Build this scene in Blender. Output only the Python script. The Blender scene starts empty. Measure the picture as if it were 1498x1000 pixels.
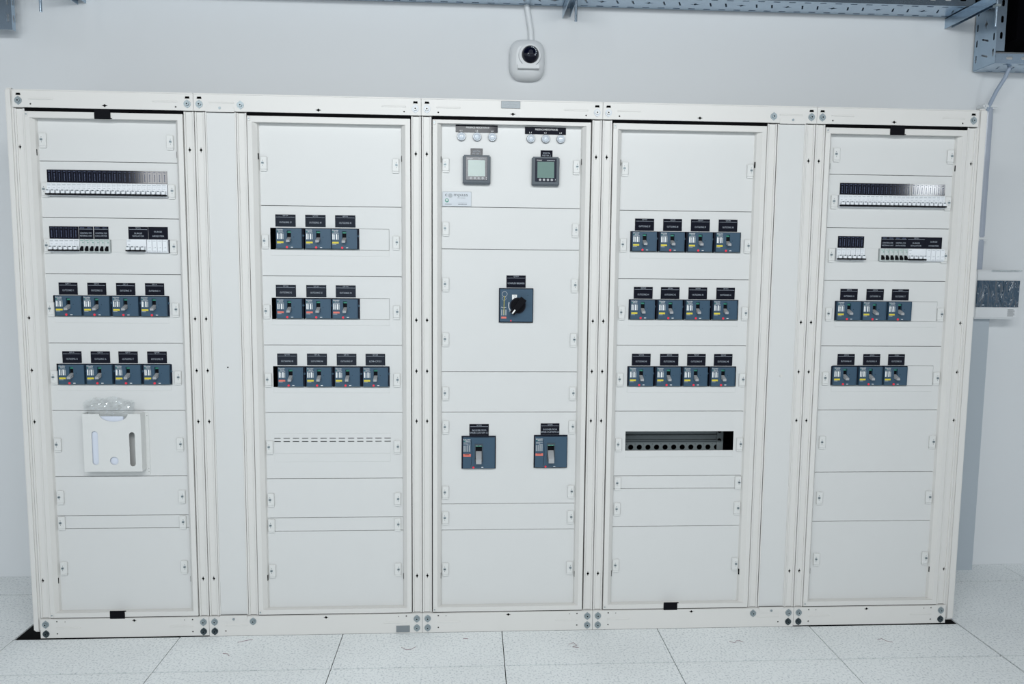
import bpy, bmesh, math, random
from mathutils import Vector, Matrix
from mathutils.geometry import tessellate_polygon
random.seed(7)
C = bpy.context.scene.collection
PI = math.pi

# ------------------------------------------------------------------ materials
def mat(name, col, rough=0.5, metal=0.0, noise=0.0, nscale=40.0, bump=0.0, trans=0.0, coat=0.0, spec=0.5, emit=None):
    m = bpy.data.materials.new(name); m.use_nodes = True
    nt = m.node_tree; b = nt.nodes['Principled BSDF']
    b.inputs['Base Color'].default_value = (*col, 1); b.inputs['Roughness'].default_value = rough
    b.inputs['Metallic'].default_value = metal; b.inputs['Specular IOR Level'].default_value = spec
    b.inputs['Transmission Weight'].default_value = trans; b.inputs['Coat Weight'].default_value = coat
    tc = nt.nodes.new('ShaderNodeTexCoord'); n = nt.nodes.new('ShaderNodeTexNoise')
    n.inputs['Scale'].default_value = nscale; n.inputs['Detail'].default_value = 4
    nt.links.new(tc.outputs['Object'], n.inputs['Vector'])
    if noise > 0:
        r = nt.nodes.new('ShaderNodeMapRange'); r.inputs['To Min'].default_value = 1 - noise; r.inputs['To Max'].default_value = 1 + noise
        mx = nt.nodes.new('ShaderNodeVectorMath'); mx.operation = 'SCALE'; mx.inputs[0].default_value = col
        nt.links.new(n.outputs['Fac'], r.inputs['Value']); nt.links.new(r.outputs['Result'], mx.inputs['Scale'])
        nt.links.new(mx.outputs[0], b.inputs['Base Color'])
    if bump > 0:
        bp = nt.nodes.new('ShaderNodeBump'); bp.inputs['Strength'].default_value = bump; bp.inputs['Distance'].default_value = 0.002
        nt.links.new(n.outputs['Fac'], bp.inputs['Height']); nt.links.new(bp.outputs['Normal'], b.inputs['Normal'])
    return m
M = {
 'paint': mat('cabinet_paint', (.645, .635, .61), .42, noise=.015, nscale=6),
 'panel': mat('panel_paint', (.61, .615, .605), .42, noise=.012, nscale=9, bump=.03),
 'clip': mat('clip_plastic', (.635, .64, .625), .35, noise=.01),
 'dark': mat('recess_shade', (.002, .002, .0025), .8, noise=.1, spec=.05),  # near-black colour stands in for the shade inside holes and gaps
 'inner': mat('inside_sheet', (.05, .055, .06), .6, noise=.05),
 'rail': mat('mounting_sheet', (.20, .23, .235), .45, .2, noise=.04),
 'black': mat('black_plastic', (.003, .003, .005), .6, noise=.05, spec=.1),
 'gloss': mat('black_acrylic', (.0018, .0025, .009), .09, noise=.05, spec=.25),
 'case': mat('breaker_case', (.006, .009, .02), .45, noise=.06, spec=.25),
 'cover': mat('breaker_cover', (.034, .074, .118), .34, noise=.05, nscale=300, bump=.1, spec=.45),
 'toggle': mat('toggle_grey', (.34, .35, .36), .35, noise=.04),
 'tdark': mat('toggle_dark', (.06, .07, .08), .35, noise=.04),
 'white': mat('white_print', (.80, .81, .80), .5, noise=.02),
 'grey': mat('grey_print', (.33, .36, .38), .5, noise=.03),
 'yellow': mat('yellow_sticker', (.62, .52, .05), .5, noise=.03),
 'red': mat('red_sticker', (.66, .16, .12), .5, noise=.03),
 'button': mat('red_button', (.75, .03, .06), .4, noise=.03),
 'print': mat('engraved_print', (.36, .40, .45), .5, noise=.03),
 'dim': mat('faint_print', (.055, .075, .14), .5, noise=.03),
 'green': mat('green_print', (.03, .24, .17), .5, noise=.03),
 'mcb': mat('white_module', (.72, .745, .77), .38, noise=.01),
 'relay': mat('pale_grey_module', (.50, .54, .53), .42, noise=.02),
 'steel': mat('zinc_bolt', (.30, .35, .37), .4, .5, noise=.06),
 'boltd': mat('dark_bolt', (.06, .08, .09), .35, .7, noise=.06),
 'galv': mat('galvanised_steel', (.40, .50, .60), .26, .92, noise=.12, nscale=25, bump=.05),
 'silver': mat('silver_plate', (.22, .245, .26), .45, .3, noise=.05, nscale=60),
 'plate': mat('brushed_plate', (.46, .49, .52), .4, .15, noise=.03, nscale=60),
 'lens': mat('lamp_lens', (.56, .61, .67), .12, noise=.01, coat=.5),
 'ring': mat('lamp_ring', (.22, .24, .26), .3, .6, noise=.04),
 'bezel': mat('meter_bezel', (.040, .058, .075), .42, noise=.05),
 'bezel2': mat('meter_face', (.004, .007, .02), .15, noise=.05),
 'lcd': mat('meter_screen', (.15, .235, .21), .10, noise=.03, coat=.15),
 'wall': mat('wall_paint', (.70, .72, .73), .7, noise=.012, nscale=3, bump=.02),
 'shaft': mat('pilaster_shade_tone', (.42, .47, .51), .7, noise=.012, nscale=3),  # wall paint darkened, shade beside the cabinet put into the colour
 'subfl': mat('underfloor_void', (.004, .004, .004), .9, noise=.1),
 'paper': mat('paper', (.60, .64, .72), .6, noise=.01),
 'conduit': mat('grey_conduit', (.36, .40, .47), .25, noise=.06, nscale=30),
 'cable': mat('blue_grey_cable', (.30, .36, .45), .4, noise=.03),
 'camw': mat('camera_shell', (.68, .70, .71), .4, noise=.01),
 'dome': mat('camera_dome', (.002, .003, .012), .07, noise=.05),
 'duct': mat('black_duct', (.0012, .0012, .002), .9, noise=.1, spec=.03),
 'mark': mat('pen_mark', (.24, .14, .16), .7, noise=.1),
 'scuff': mat('grey_scuff', (.42, .44, .45), .7, noise=.1),
}
# clear plastic film
def film_mat():
    m = bpy.data.materials.new('clear_film'); m.use_nodes = True; nt = m.node_tree; nt.nodes.clear()
    o = nt.nodes.new('ShaderNodeOutputMaterial'); mx = nt.nodes.new('ShaderNodeMixShader')
    t = nt.nodes.new('ShaderNodeBsdfTransparent'); t.inputs['Color'].default_value = (.95, .96, .96, 1)
    g = nt.nodes.new('ShaderNodeBsdfGlossy'); g.inputs['Roughness'].default_value = .12; g.inputs['Color'].default_value = (.9, .93, .95, 1)
    tc = nt.nodes.new('ShaderNodeTexCoord'); n = nt.nodes.new('ShaderNodeTexNoise'); n.inputs['Scale'].default_value = 90
    bp = nt.nodes.new('ShaderNodeBump'); bp.inputs['Strength'].default_value = .25; bp.inputs['Distance'].default_value = .003
    fr = nt.nodes.new('ShaderNodeLayerWeight'); fr.inputs['Blend'].default_value = .25
    r = nt.nodes.new('ShaderNodeMapRange'); r.inputs['To Min'].default_value = .10; r.inputs['To Max'].default_value = .5
    L = nt.links.new
    L(tc.outputs['Object'], n.inputs['Vector']); L(n.outputs['Fac'], bp.inputs['Height']); L(bp.outputs['Normal'], g.inputs['Normal'])
    L(fr.outputs['Fresnel'], r.inputs['Value']); L(r.outputs['Result'], mx.inputs['Fac'])
    L(t.outputs[0], mx.inputs[1]); L(g.outputs[0], mx.inputs[2]); L(mx.outputs[0], o.inputs['Surface'])
    return m
M['film'] = film_mat()
# speckled raised-floor tile
def floor_mat():
    m = mat('speckled_floor_tile', (.62, .655, .66), .5); nt = m.node_tree; b = nt.nodes['Principled BSDF']; L = nt.links.new
    tc = nt.nodes.new('ShaderNodeTexCoord')
    n1 = nt.nodes.new('ShaderNodeTexNoise'); n1.inputs['Scale'].default_value = 130; n1.inputs['Detail'].default_value = 3
    n2 = nt.nodes.new('ShaderNodeTexNoise'); n2.inputs['Scale'].default_value = 2.2; n2.inputs['Detail'].default_value = 5
    cr = nt.nodes.new('ShaderNodeValToRGB'); cr.color_ramp.elements[0].position = .30; cr.color_ramp.elements[0].color = (.50, .54, .56, 1)
    cr.color_ramp.elements[1].position = .50; cr.color_ramp.elements[1].color = (.80, .83, .83, 1)
    cr2 = nt.nodes.new('ShaderNodeMapRange'); cr2.inputs['From Min'].default_value = .3; cr2.inputs['From Max'].default_value = .7
    cr2.inputs['To Min'].default_value = .93; cr2.inputs['To Max'].default_value = 1.03
    mx = nt.nodes.new('ShaderNodeVectorMath'); mx.operation = 'SCALE'
    L(tc.outputs['Object'], n1.inputs['Vector']); L(tc.outputs['Object'], n2.inputs['Vector'])
    L(n1.outputs['Fac'], cr.inputs['Fac']); L(n2.outputs['Fac'], cr2.inputs['Value'])
    L(cr.outputs['Color'], mx.inputs[0]); L(cr2.outputs['Result'], mx.inputs['Scale']); L(mx.outputs[0], b.inputs['Base Color'])
    return m
M['floor'] = floor_mat()
# black window under wrinkled film
def wrap_mat():
    m = mat('film_covered_window', (.010, .045, .085), .2); nt = m.node_tree; b = nt.nodes['Principled BSDF']; L = nt.links.new
    tc = nt.nodes.new('ShaderNodeTexCoord'); n = nt.nodes.new('ShaderNodeTexNoise'); n.inputs['Scale'].default_value = 16; n.inputs['Detail'].default_value = 2
    n.inputs['Distortion'].default_value = 1.5
    mp = nt.nodes.new('ShaderNodeMapping'); mp.inputs['Rotation'].default_value = (0, .5, 0); mp.inputs['Scale'].default_value = (1.6, 1, .55)
    bp = nt.nodes.new('ShaderNodeBump'); bp.inputs['Strength'].default_value = 1; bp.inputs['Distance'].default_value = .03
    L(tc.outputs['Object'], mp.inputs['Vector']); L(mp.outputs[0], n.inputs['Vector']); L(n.outputs['Fac'], bp.inputs['Height']); L(bp.outputs['Normal'], b.inputs['Normal'])
    b.inputs['Coat Weight'].default_value = 1; b.inputs['Coat Roughness'].default_value = .05
    L(bp.outputs['Normal'], b.inputs['Coat Normal'])
    return m
M['wrap'] = wrap_mat()

# ------------------------------------------------------------------ mesh helpers
class MB:
    def __init__(s): s.v = []; s.f = []; s.m = []; s.sm = []; s.mats = []
    def mi(s, k):
        if k not in s.mats: s.mats.append(k)
        return s.mats.index(k)
    def add(s, vs, fs, k, smooth=False):
        o = len(s.v); s.v += [tuple(v) for v in vs]; i = s.mi(k)
        for f in fs: s.f.append([a + o for a in f]); s.m.append(i); s.sm.append(smooth)
    def box(s, x0, x1, y0, y1, z0, z1, k, bev=0, seg=1):
        if x1 < x0: x0, x1 = x1, x0
        if y1 < y0: y0, y1 = y1, y0
        if z1 < z0: z0, z1 = z1, z0
        if not bev:
            vs = [(x, y, z) for x in (x0, x1) for y in (y0, y1) for z in (z0, z1)]
            s.add(vs, [(0, 1, 3, 2), (4, 6, 7, 5), (0, 4, 5, 1), (2, 3, 7, 6), (0, 2, 6, 4), (1, 5, 7, 3)], k); return
        bm = bmesh.new(); bmesh.ops.create_cube(bm, size=1)
        for v in bm.verts: v.co = Vector(((x0 + x1) / 2 + v.co.x * (x1 - x0), (y0 + y1) / 2 + v.co.y * (y1 - y0), (z0 + z1) / 2 + v.co.z * (z1 - z0)))
        bmesh.ops.bevel(bm, geom=bm.edges[:], offset=min(bev, .45 * min(x1 - x0, y1 - y0, z1 - z0)), segments=seg, affect='EDGES')
        s.bm(bm, k)
    def bm(s, bm, k, smooth=False, mtx=None):
        bm.verts.index_update()
        s.add([(mtx @ v.co if mtx else v.co) for v in bm.verts], [[v.index for v in f.verts] for f in bm.faces], k, smooth); bm.free()
    def plate(s, outer, holes, y0, y1, k, axes='xz'):
        loops = [outer] + list(holes); flat = [p for l in loops for p in l]; n = len(flat)
        tris = tessellate_polygon([[Vector((p[0], p[1], 0)) for p in l] for l in loops])
        mk = {'xz': lambda p, d: (p[0], d, p[1]), 'xy': lambda p, d: (p[0], p[1], d), 'yz': lambda p, d: (d, p[0], p[1])}[axes]
        vs = [mk(p, y0) for p in flat] + [mk(p, y1) for p in flat]
        fs = [tuple(t) for t in tris] + [tuple(a + n for a in t[::-1]) for t in tris]
        o = 0
        for l in loops:
            q = len(l)
            for i in range(q): j = (i + 1) % q; fs.append((o + i, o + j, o + j + n, o + i + n))
            o += q
        s.add(vs, fs, k)
    def grid(s, x0, z0, x1, z1, holes, y0, y1, k):
        # flat sheet with rectangular openings
        xs = sorted({x0, x1} | {v for h in holes for v in (h[0], h[2])}); zs = sorted({z0, z1} | {v for h in holes for v in (h[1], h[3])})
        solid = lambda i, j: 0 <= i < len(xs) - 1 and 0 <= j < len(zs) - 1 and not any(h[0] - 1e-7 <= xs[i] and xs[i + 1] <= h[2] + 1e-7 and h[1] - 1e-7 <= zs[j] and zs[j + 1] <= h[3] + 1e-7 for h in holes)
        for i in range(len(xs) - 1):
            for j in range(len(zs) - 1):
                if not solid(i, j): continue
                a, b_, c, d = xs[i], xs[i + 1], zs[j], zs[j + 1]
                vs = [(x, y, z) for x in (a, b_) for y in (y0, y1) for z in (c, d)]
                fs = [(0, 4, 5, 1), (2, 3, 7, 6)]
                if not solid(i - 1, j): fs.append((0, 1, 3, 2))
                if not solid(i + 1, j): fs.append((4, 6, 7, 5))
                if not solid(i, j - 1): fs.append((0, 2, 6, 4))
                if not solid(i, j + 1): fs.append((1, 5, 7, 3))
                s.add(vs, fs, k)
    def prism(s, pts, y0, y1, k, axes='xz'): s.plate(pts, [], y0, y1, k, axes)
    def cyl(s, x, z, r, y0, y1, k, n=20, r1=None, smooth=False):
        r1 = r if r1 is None else r1
        a = [2 * PI * i / n for i in range(n)]
        vs = [(x + r * math.cos(t), y0, z + r * math.sin(t)) for t in a] + [(x + r1 * math.cos(t), y1, z + r1 * math.sin(t)) for t in a]
        s.add(vs, [(i, (i + 1) % n, (i + 1) % n + n, i + n) for i in range(n)], k, smooth)
        s.add(vs, [tuple(range(n)), tuple(range(n, 2 * n))], k)
    def tube(s, path, r, k, n=10):
        path = [Vector(p) for p in path]; rings = []
        for i, p in enumerate(path):
            t = (path[min(i + 1, len(path) - 1)] - path[max(i - 1, 0)]).normalized()
            u = t.cross(Vector((0, 1, 0)) if abs(t.y) < .9 else Vector((1, 0, 0))).normalized(); w = t.cross(u)
            rings.append([p + r * (math.cos(2 * PI * j / n) * u + math.sin(2 * PI * j / n) * w) for j in range(n)])
        vs = [v for q in rings for v in q]; m = len(path)
        s.add(vs, [(i * n + j, i * n + (j + 1) % n, (i + 1) * n + (j + 1) % n, (i + 1) * n + j) for i in range(m - 1) for j in range(n)], k, True)
        s.add(vs, [tuple(range(n)), tuple(range((m - 1) * n, m * n))], k)
    def dome(s, x, y, z, r, depth, k, n=24, m=8, full=False):
        # bulges towards -y
        vs = []; fs = []
        for i in range(m + 1):
            a = (PI / 2) * i / m * (1.7 if full else 1)
            rr = r * math.sin(a); yy = y - depth * math.cos(a)
            for j in range(n): t = 2 * PI * j / n; vs.append((x + rr * math.cos(t), yy, z + rr * math.sin(t)))
        for i in range(m):
            for j in range(n): fs.append((i * n + j, i * n + (j + 1) % n, (i + 1) * n + (j + 1) % n, (i + 1) * n + j))
        s.add(vs, fs, k, True)
    def text(s, string, x, z, y, size, k, width=None, spacing=1.0):
        vs, fs, (w, h) = glyphs(string)
        if not vs: return
        sx = size / .7; sz = size / .7
        if width: sx = width / w
        s.add([(x + (v[0] - w / 2) * sx, y, z + (v[1] - h / 2) * sz) for v in vs], fs, k)
    def scribble(s, x, z, y, w, h, k, n=7):
        # print too small to read: a line of short strokes
        r = random.Random(n); a = x - w / 2; u = w / n
        for i in range(n): s.add([(a + u * i, y, z - h / 2), (a + u * (i + .72), y, z - h / 2), (a + u * (i + .72), y, z + h * r.uniform(.1, .5)), (a + u * i, y, z + h * r.uniform(.1, .5))], [(0, 1, 2, 3)], k)
    def mesh(s, name):
        me = bpy.data.meshes.new(name); me.from_pydata(s.v, [], s.f)
        for k in s.mats: me.materials.append(M[k])
        me.polygons.foreach_set('material_index', s.m); me.polygons.foreach_set('use_smooth', s.sm)
        bm = bmesh.new(); bm.from_mesh(me); bmesh.ops.recalc_face_normals(bm, faces=bm.faces[:]); bm.to_mesh(me); bm.free()
        me.update(); return me
    def build(s, name, parent=None, loc=(0, 0, 0)):
        return link(name, s.mesh(name), parent, loc)
_g = {}
def glyphs(string):
    if string not in _g:
        cu = bpy.data.curves.new('t', 'FONT'); cu.body = string; cu.resolution_u = 2; cu.fill_mode = 'FRONT'
        ob = bpy.data.objects.new('t', cu); me = bpy.data.meshes.new_from_object(ob)
        vs = [tuple(v.co) for v in me.vertices]; fs = [tuple(p.vertices) for p in me.polygons]
        if vs:
            x0 = min(v[0] for v in vs); x1 = max(v[0] for v in vs); y0 = min(v[1] for v in vs); y1 = max(v[1] for v in vs)
            vs = [(v[0] - x0, v[1] - y0) for v in vs]; wh = (x1 - x0, y1 - y0)
        else: wh = (0, 0)
        bpy.data.objects.remove(ob); bpy.data.curves.remove(cu); bpy.data.meshes.remove(me)
        _g[string] = (vs, fs, wh)
    return _g[string]
def link(name, me, parent=None, loc=(0, 0, 0)):
    o = bpy.data.objects.new(name, me); C.objects.link(o); o.location = loc
    if parent: o.parent = parent
    return o
def tag(o, label=None, cat=None, group=None, kind=None):
    if label: o['label'] = label
    if cat: o['category'] = cat
    if group: o['group'] = group
    if kind: o['kind'] = kind
    return o
def thing(name, label, cat, loc=(0, 0, 0), group=None):
    o = bpy.data.objects.new(name, None); C.objects.link(o); o.location = loc; o.empty_display_size = .05
    return tag(o, label, cat, group)
def dup(root, loc, label, group=None):
    r = root.copy(); C.objects.link(r); r.location = loc; r['label'] = label
    if group: r['group'] = group
    for ch in list(root.children):
        c = ch.copy(); C.objects.link(c); c.parent = r
        for g in list(ch.children):
            d = g.copy(); C.objects.link(d); d.parent = c
    return r
def rectp(x0, z0, x1, z1): return [(x0, z0), (x1, z0), (x1, z1), (x0, z1)]
def diamond(x, z, w, h): return [(x - w, z), (x - w * .35, z - h * .35), (x, z - h), (x + w * .35, z - h * .35), (x + w, z), (x + w * .35, z + h * .35), (x, z + h), (x - w * .35, z + h * .35)]
def circ(x, z, r, n=12): return [(x + r * math.cos(2 * PI * i / n), z + r * math.sin(2 * PI * i / n)) for i in range(n)]
def slot(x, z, w, h, n=5):
    # stadium w x h centred at x,z
    p = []; r = min(w, h) / 2
    for cx, cz, a0 in (((w / 2 - r), (h / 2 - r), 0), (-(w / 2 - r), (h / 2 - r), PI / 2), (-(w / 2 - r), -(h / 2 - r), PI), ((w / 2 - r), -(h / 2 - r), 1.5 * PI)):
        for i in range(n): a = a0 + PI / 2 * i / (n - 1); p.append((x + cx + r * math.cos(a), z + cz + r * math.sin(a)))
    q = []
    for a in p:
        if not q or (abs(a[0] - q[-1][0]) + abs(a[1] - q[-1][1])) > 1e-6: q.append(a)
    if (abs(q[0][0] - q[-1][0]) + abs(q[0][1] - q[-1][1])) < 1e-6: q.pop()
    return q
ORD = ['first', 'second', 'third', 'fourth', 'fifth', 'sixth', 'seventh', 'eighth', 'ninth', 'tenth', 'eleventh', 'twelfth', 'thirteenth', 'fourteenth', 'fifteenth', 'sixteenth', 'seventeenth', 'eighteenth', 'nineteenth', 'twentieth', 'twenty-first', 'twenty-second', 'twenty-third', 'twenty-fourth']

# ------------------------------------------------------------------ the room
WALL_Y = .585
YP = .020                      # front face of the cover plates
# positions on the plates were surveyed on a plane 25 mm too deep: these two bring them onto the plates
KX = lambda x: 1.6268 + (x - 1.6268) * .99119
KZ = lambda z: 1.4067 + (z - 1.4067) * .99119
ZT, ZR1, ZR0 = 2.031, 1.969, .078   # cabinet top, under the top rail, top of the base rail
b = MB()
b.box(-2.6, 6.4, WALL_Y, WALL_Y + .15, -.05, 3.5, 'wall')
tag(b.build('wall_back'), kind='structure')
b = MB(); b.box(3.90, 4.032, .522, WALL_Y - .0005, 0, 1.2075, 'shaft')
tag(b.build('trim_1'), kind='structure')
b = MB(); b.box(-2.6, 6.4, -4.5, WALL_Y, 3.5, 3.6, 'duct')
tag(b.build('ceiling'), kind='structure')
# raised floor: speckled tiles over a dark void, cut out round the cabinets
b = MB(); b.box(-2.6, 6.4, -4.5, WALL_Y, -.20, -.19, 'subfl')
T = .6165; X0 = -.098; g = .0016
def tile(x0, x1, y0, y1): b.box(x0 + g, x1 - g, y0 + g, y1 - g, -.006, 0, 'floor')
ys = [-.262 - T * 7, -.262 - T * 6, -.262 - T * 5, -.262 - T * 4, -.262 - T * 3, -.262 - T * 2, -.262 - T, -.262]
for k in range(-4, 11):
    xa, xb = X0 + k * T, X0 + (k + 1) * T
    if k == 5: xb = 3.600
    if k == 6: xa = 3.604
    for y0, y1 in zip(ys[:-1], ys[1:]): tile(xa, xb, y0, y1 - .002 * (y1 == -.262))
    if 0 <= k <= 5: tile(xa, xb, -.2605, -.0075 - .003 * (k in (0, 5)))
    else:
        tile(xa, xb, -.2605, .389); tile(xa, xb, .396, WALL_Y)
for x, y, pts in [(2.0, -.12, [(0, 0), (.02, .012), (.03, -.008), (.012, -.02), (.035, -.025)]), (2.62, -.12, [(0, 0), (.018, -.012), (.03, .004), (.04, .002)]), (2.66, -.115, [(0, 0), (.012, -.012)]),
                  (1.37, -.13, [(0, .01), (.02, -.008), (.04, -.004), (.052, .012)]), (3.2, -.13, [(0, 0), (.022, .01), (.03, -.008), (.05, -.02)]), (.72, -.14, [(0, 0), (.02, -.005), (.03, -.02)]),
                  (1.60, -.06, [(0, 0), (.02, -.004)]), (.75, -.05, [(0, -.01), (.03, .004), (.05, .01)])]:
    b.tube([(x + p[0], y + p[1], .0008) for p in pts], .0009, 'mark', 4)
tag(b.build('floor'), kind='structure')

# ------------------------------------------------------------------ switchgear cabinets
JN = [0, .6275, 1.4408, 2.1088, 2.9194, 3.55]
DIAZ = [1.832, 1.220, 1.027, .835, .226]
ZJ = {'A': [1.790, 1.587, 1.3815, 1.1245, .869, .6155, .4625, .412], 'B': [1.641, 1.381, 1.120, .8605, .602, .447, .3935],
      'C': [1.6455, 1.488, 1.019, .8617, .497, .392], 'D': [1.642, 1.3815, 1.1237, .8645, .605, .5535, .3995], 'E': [1.790, 1.5865, 1.382, 1.1245, .869, .616, .413]}
RING = {'A': (.038, .055, .545, .588), 'B': (.814, .844, 1.362, 1.401), 'C': (1.481, 1.5145, 2.036, 2.067), 'D': (2.149, 2.1915, 2.7025, 2.732), 'E': (2.957, 3.002, 3.4945, 3.511)}
CLZ = {'A': [1.8656, 1.6885, 1.4851, 1.2529, .9972, .7408, .5375, .437, .2586], 'B': [1.7957, 1.5104, 1.2488, .9888, .7282, .5213, .4195, .238],
       'C': [1.8011, 1.5649, 1.3557, 1.1461, .9372, .8052, .5464, .4436, .2364], 'D': [1.7982, 1.5124, 1.2524, .9917, .7339, .5785, .474, .2435], 'E': [1.8658, 1.6873, 1.4816, 1.2528, .9983, .7403, .5129, .2583]}
CLX = {'A': (.0715, .5225), 'B': (.858, 1.3425), 'C': (1.529, 2.0205), 'D': (2.2065, 2.6905), 'E': (3.0265, 3.480)}
# cut-outs of the cover plates: rows of breakers (x0, x1, z0, z1) and module rows
HOLES = {'A': [(.0785, .4955, .967, 1.047), (.0785, .4955, 1.223, 1.302), (.079, .509, 1.662, 1.712), (.079, .2965, 1.461, 1.5075), (.356, .5085, 1.461, 1.5095)],
         'B': [(.8755, 1.3165, 1.479, 1.5596), (.8755, 1.3165, 1.218, 1.2985), (.8755, 1.3145, .9585, 1.0395)],
         'C': [(1.7315, 1.8638, 1.2095, 1.342), (1.5905, 1.7242, .6375, .7685), (1.8725, 2.0045, .6395, .7712)],
         'D': [(2.2335, 2.6655, 1.4835, 1.5632), (2.2335, 2.6655, 1.223, 1.303), (2.2345, 2.667, .962, 1.0426), (2.2335, 2.6665, .7073, .7842)],
         'E': [(3.0545, 3.4675, 1.2234, 1.302), (3.0535, 3.4675, .9662, 1.0469), (3.0435, 3.4665, 1.665, 1.7112), (3.0425, 3.157, 1.4587, 1.5076), (3.216, 3.469, 1.4587, 1.5076)]}
BLANK = {'A': [], 'B': [(1.2035, 1.3165, 1.479, 1.5596), (1.2035, 1.3165, 1.218, 1.2985)], 'C': [], 'D': [], 'E': [(3.3625, 3.4675, 1.2234, 1.302), (3.3605, 3.4675, .9662, 1.0469)]}
STRIP = {'A': [(.0785, .4955, .945, .9665), (.0785, .4955, 1.2, 1.2225)], 'B': [(.8755, 1.3165, 1.457, 1.4785), (.8755, 1.3165, 1.196, 1.2175), (.8755, 1.3145, .937, .958)],
         'C': [], 'D': [(2.2335, 2.6655, 1.461, 1.483), (2.2335, 2.6655, 1.2, 1.2225), (2.2345, 2.667, .939, .9615), (2.2335, 2.6665, .681, .7068)], 'E': [(3.0545, 3.4675, 1.2, 1.2229), (3.0535, 3.4675, .943, .9657)]}
CAT = {'A': [(.2809, .3367, 1.9325, 1.9660), (.2594, .314, .0765, .1075)], 'D': [(2.3915, 2.4459, .0765, .1075)], 'E': [(3.2057, 3.262, 1.9325, 1.9660)]}
LBL = {'A': 'white switchgear cabinet at the left end, with the document pocket on its lower panels',
       'B': 'white switchgear cabinet with the row of slits, between the left-end cabinet and the meter cabinet',
       'C': 'white central switchgear cabinet carrying two meters and the rotary coupler switch',
       'D': 'white switchgear cabinet with an open rectangular window in its lower half',
       'E': 'white switchgear cabinet at the right end beside the wall-mounted control box'}

ZJ = {k: [KZ(z) for z in v] for k, v in ZJ.items()}; CLZ = {k: [KZ(z) for z in v] for k, v in CLZ.items()}
CLX = {k: (KX(v[0]), KX(v[1])) for k, v in CLX.items()}; RING = {k: (v[0], KX(v[1]), KX(v[2]), v[3]) for k, v in RING.items()}
HOLES, BLANK, STRIP = [{k: [(KX(h[0]), KX(h[1]), KZ(h[2]), KZ(h[3])) for h in v] for k, v in D.items()} for D in (HOLES, BLANK, STRIP)]
def bolt_mesh():
    out = []
    for hexk, wk in (('steel', 'steel'), ('boltd', 'boltd'), ('clip', 'plate')):
        q = MB(); p = []
        for i in range(16):
            a = 2 * PI * i / 16; r = .0125 if i not in (4, 12) else .0155
            p.append((r * math.cos(a), r * math.sin(a)))
        q.prism(p, 0, -.0022, wk); q.cyl(0, 0, .0075, -.0022, -.0065, hexk, 6); q.cyl(0, 0, .0026, -.0065, -.0068, 'dark', 8)
        out.append(q.mesh('bolt'))
    return out
BOLT = bolt_mesh()
def clip_mesh(side):
    q = MB(); q.box(-.0125, .0125, 0, -.0080, -.0235, .0235, 'clip', .002)
    q.prism([(-.0125, -.0235), (.0125, -.0235), (.0105, -.029), (-.0105, -.029)], 0, -.0055, 'clip')
    x = .003 * side
    q.cyl(x, 0, .0048, -.0080, -.0100, 'steel', 12); q.box(x - .0036, x + .0036, -.0099, -.0104, -.0008, .0008, 'dark')
    q.box(x - .0006, x + .0006, -.0079, -.0083, .0075, .0105, 'dark'); q.box(x - .0006, x + .0006, -.0079, -.0083, -.0105, -.0075, 'dark')
    return q.mesh('panel_clip')
CLIP = {-1: clip_mesh(-1), 1: clip_mesh(1)}

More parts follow.
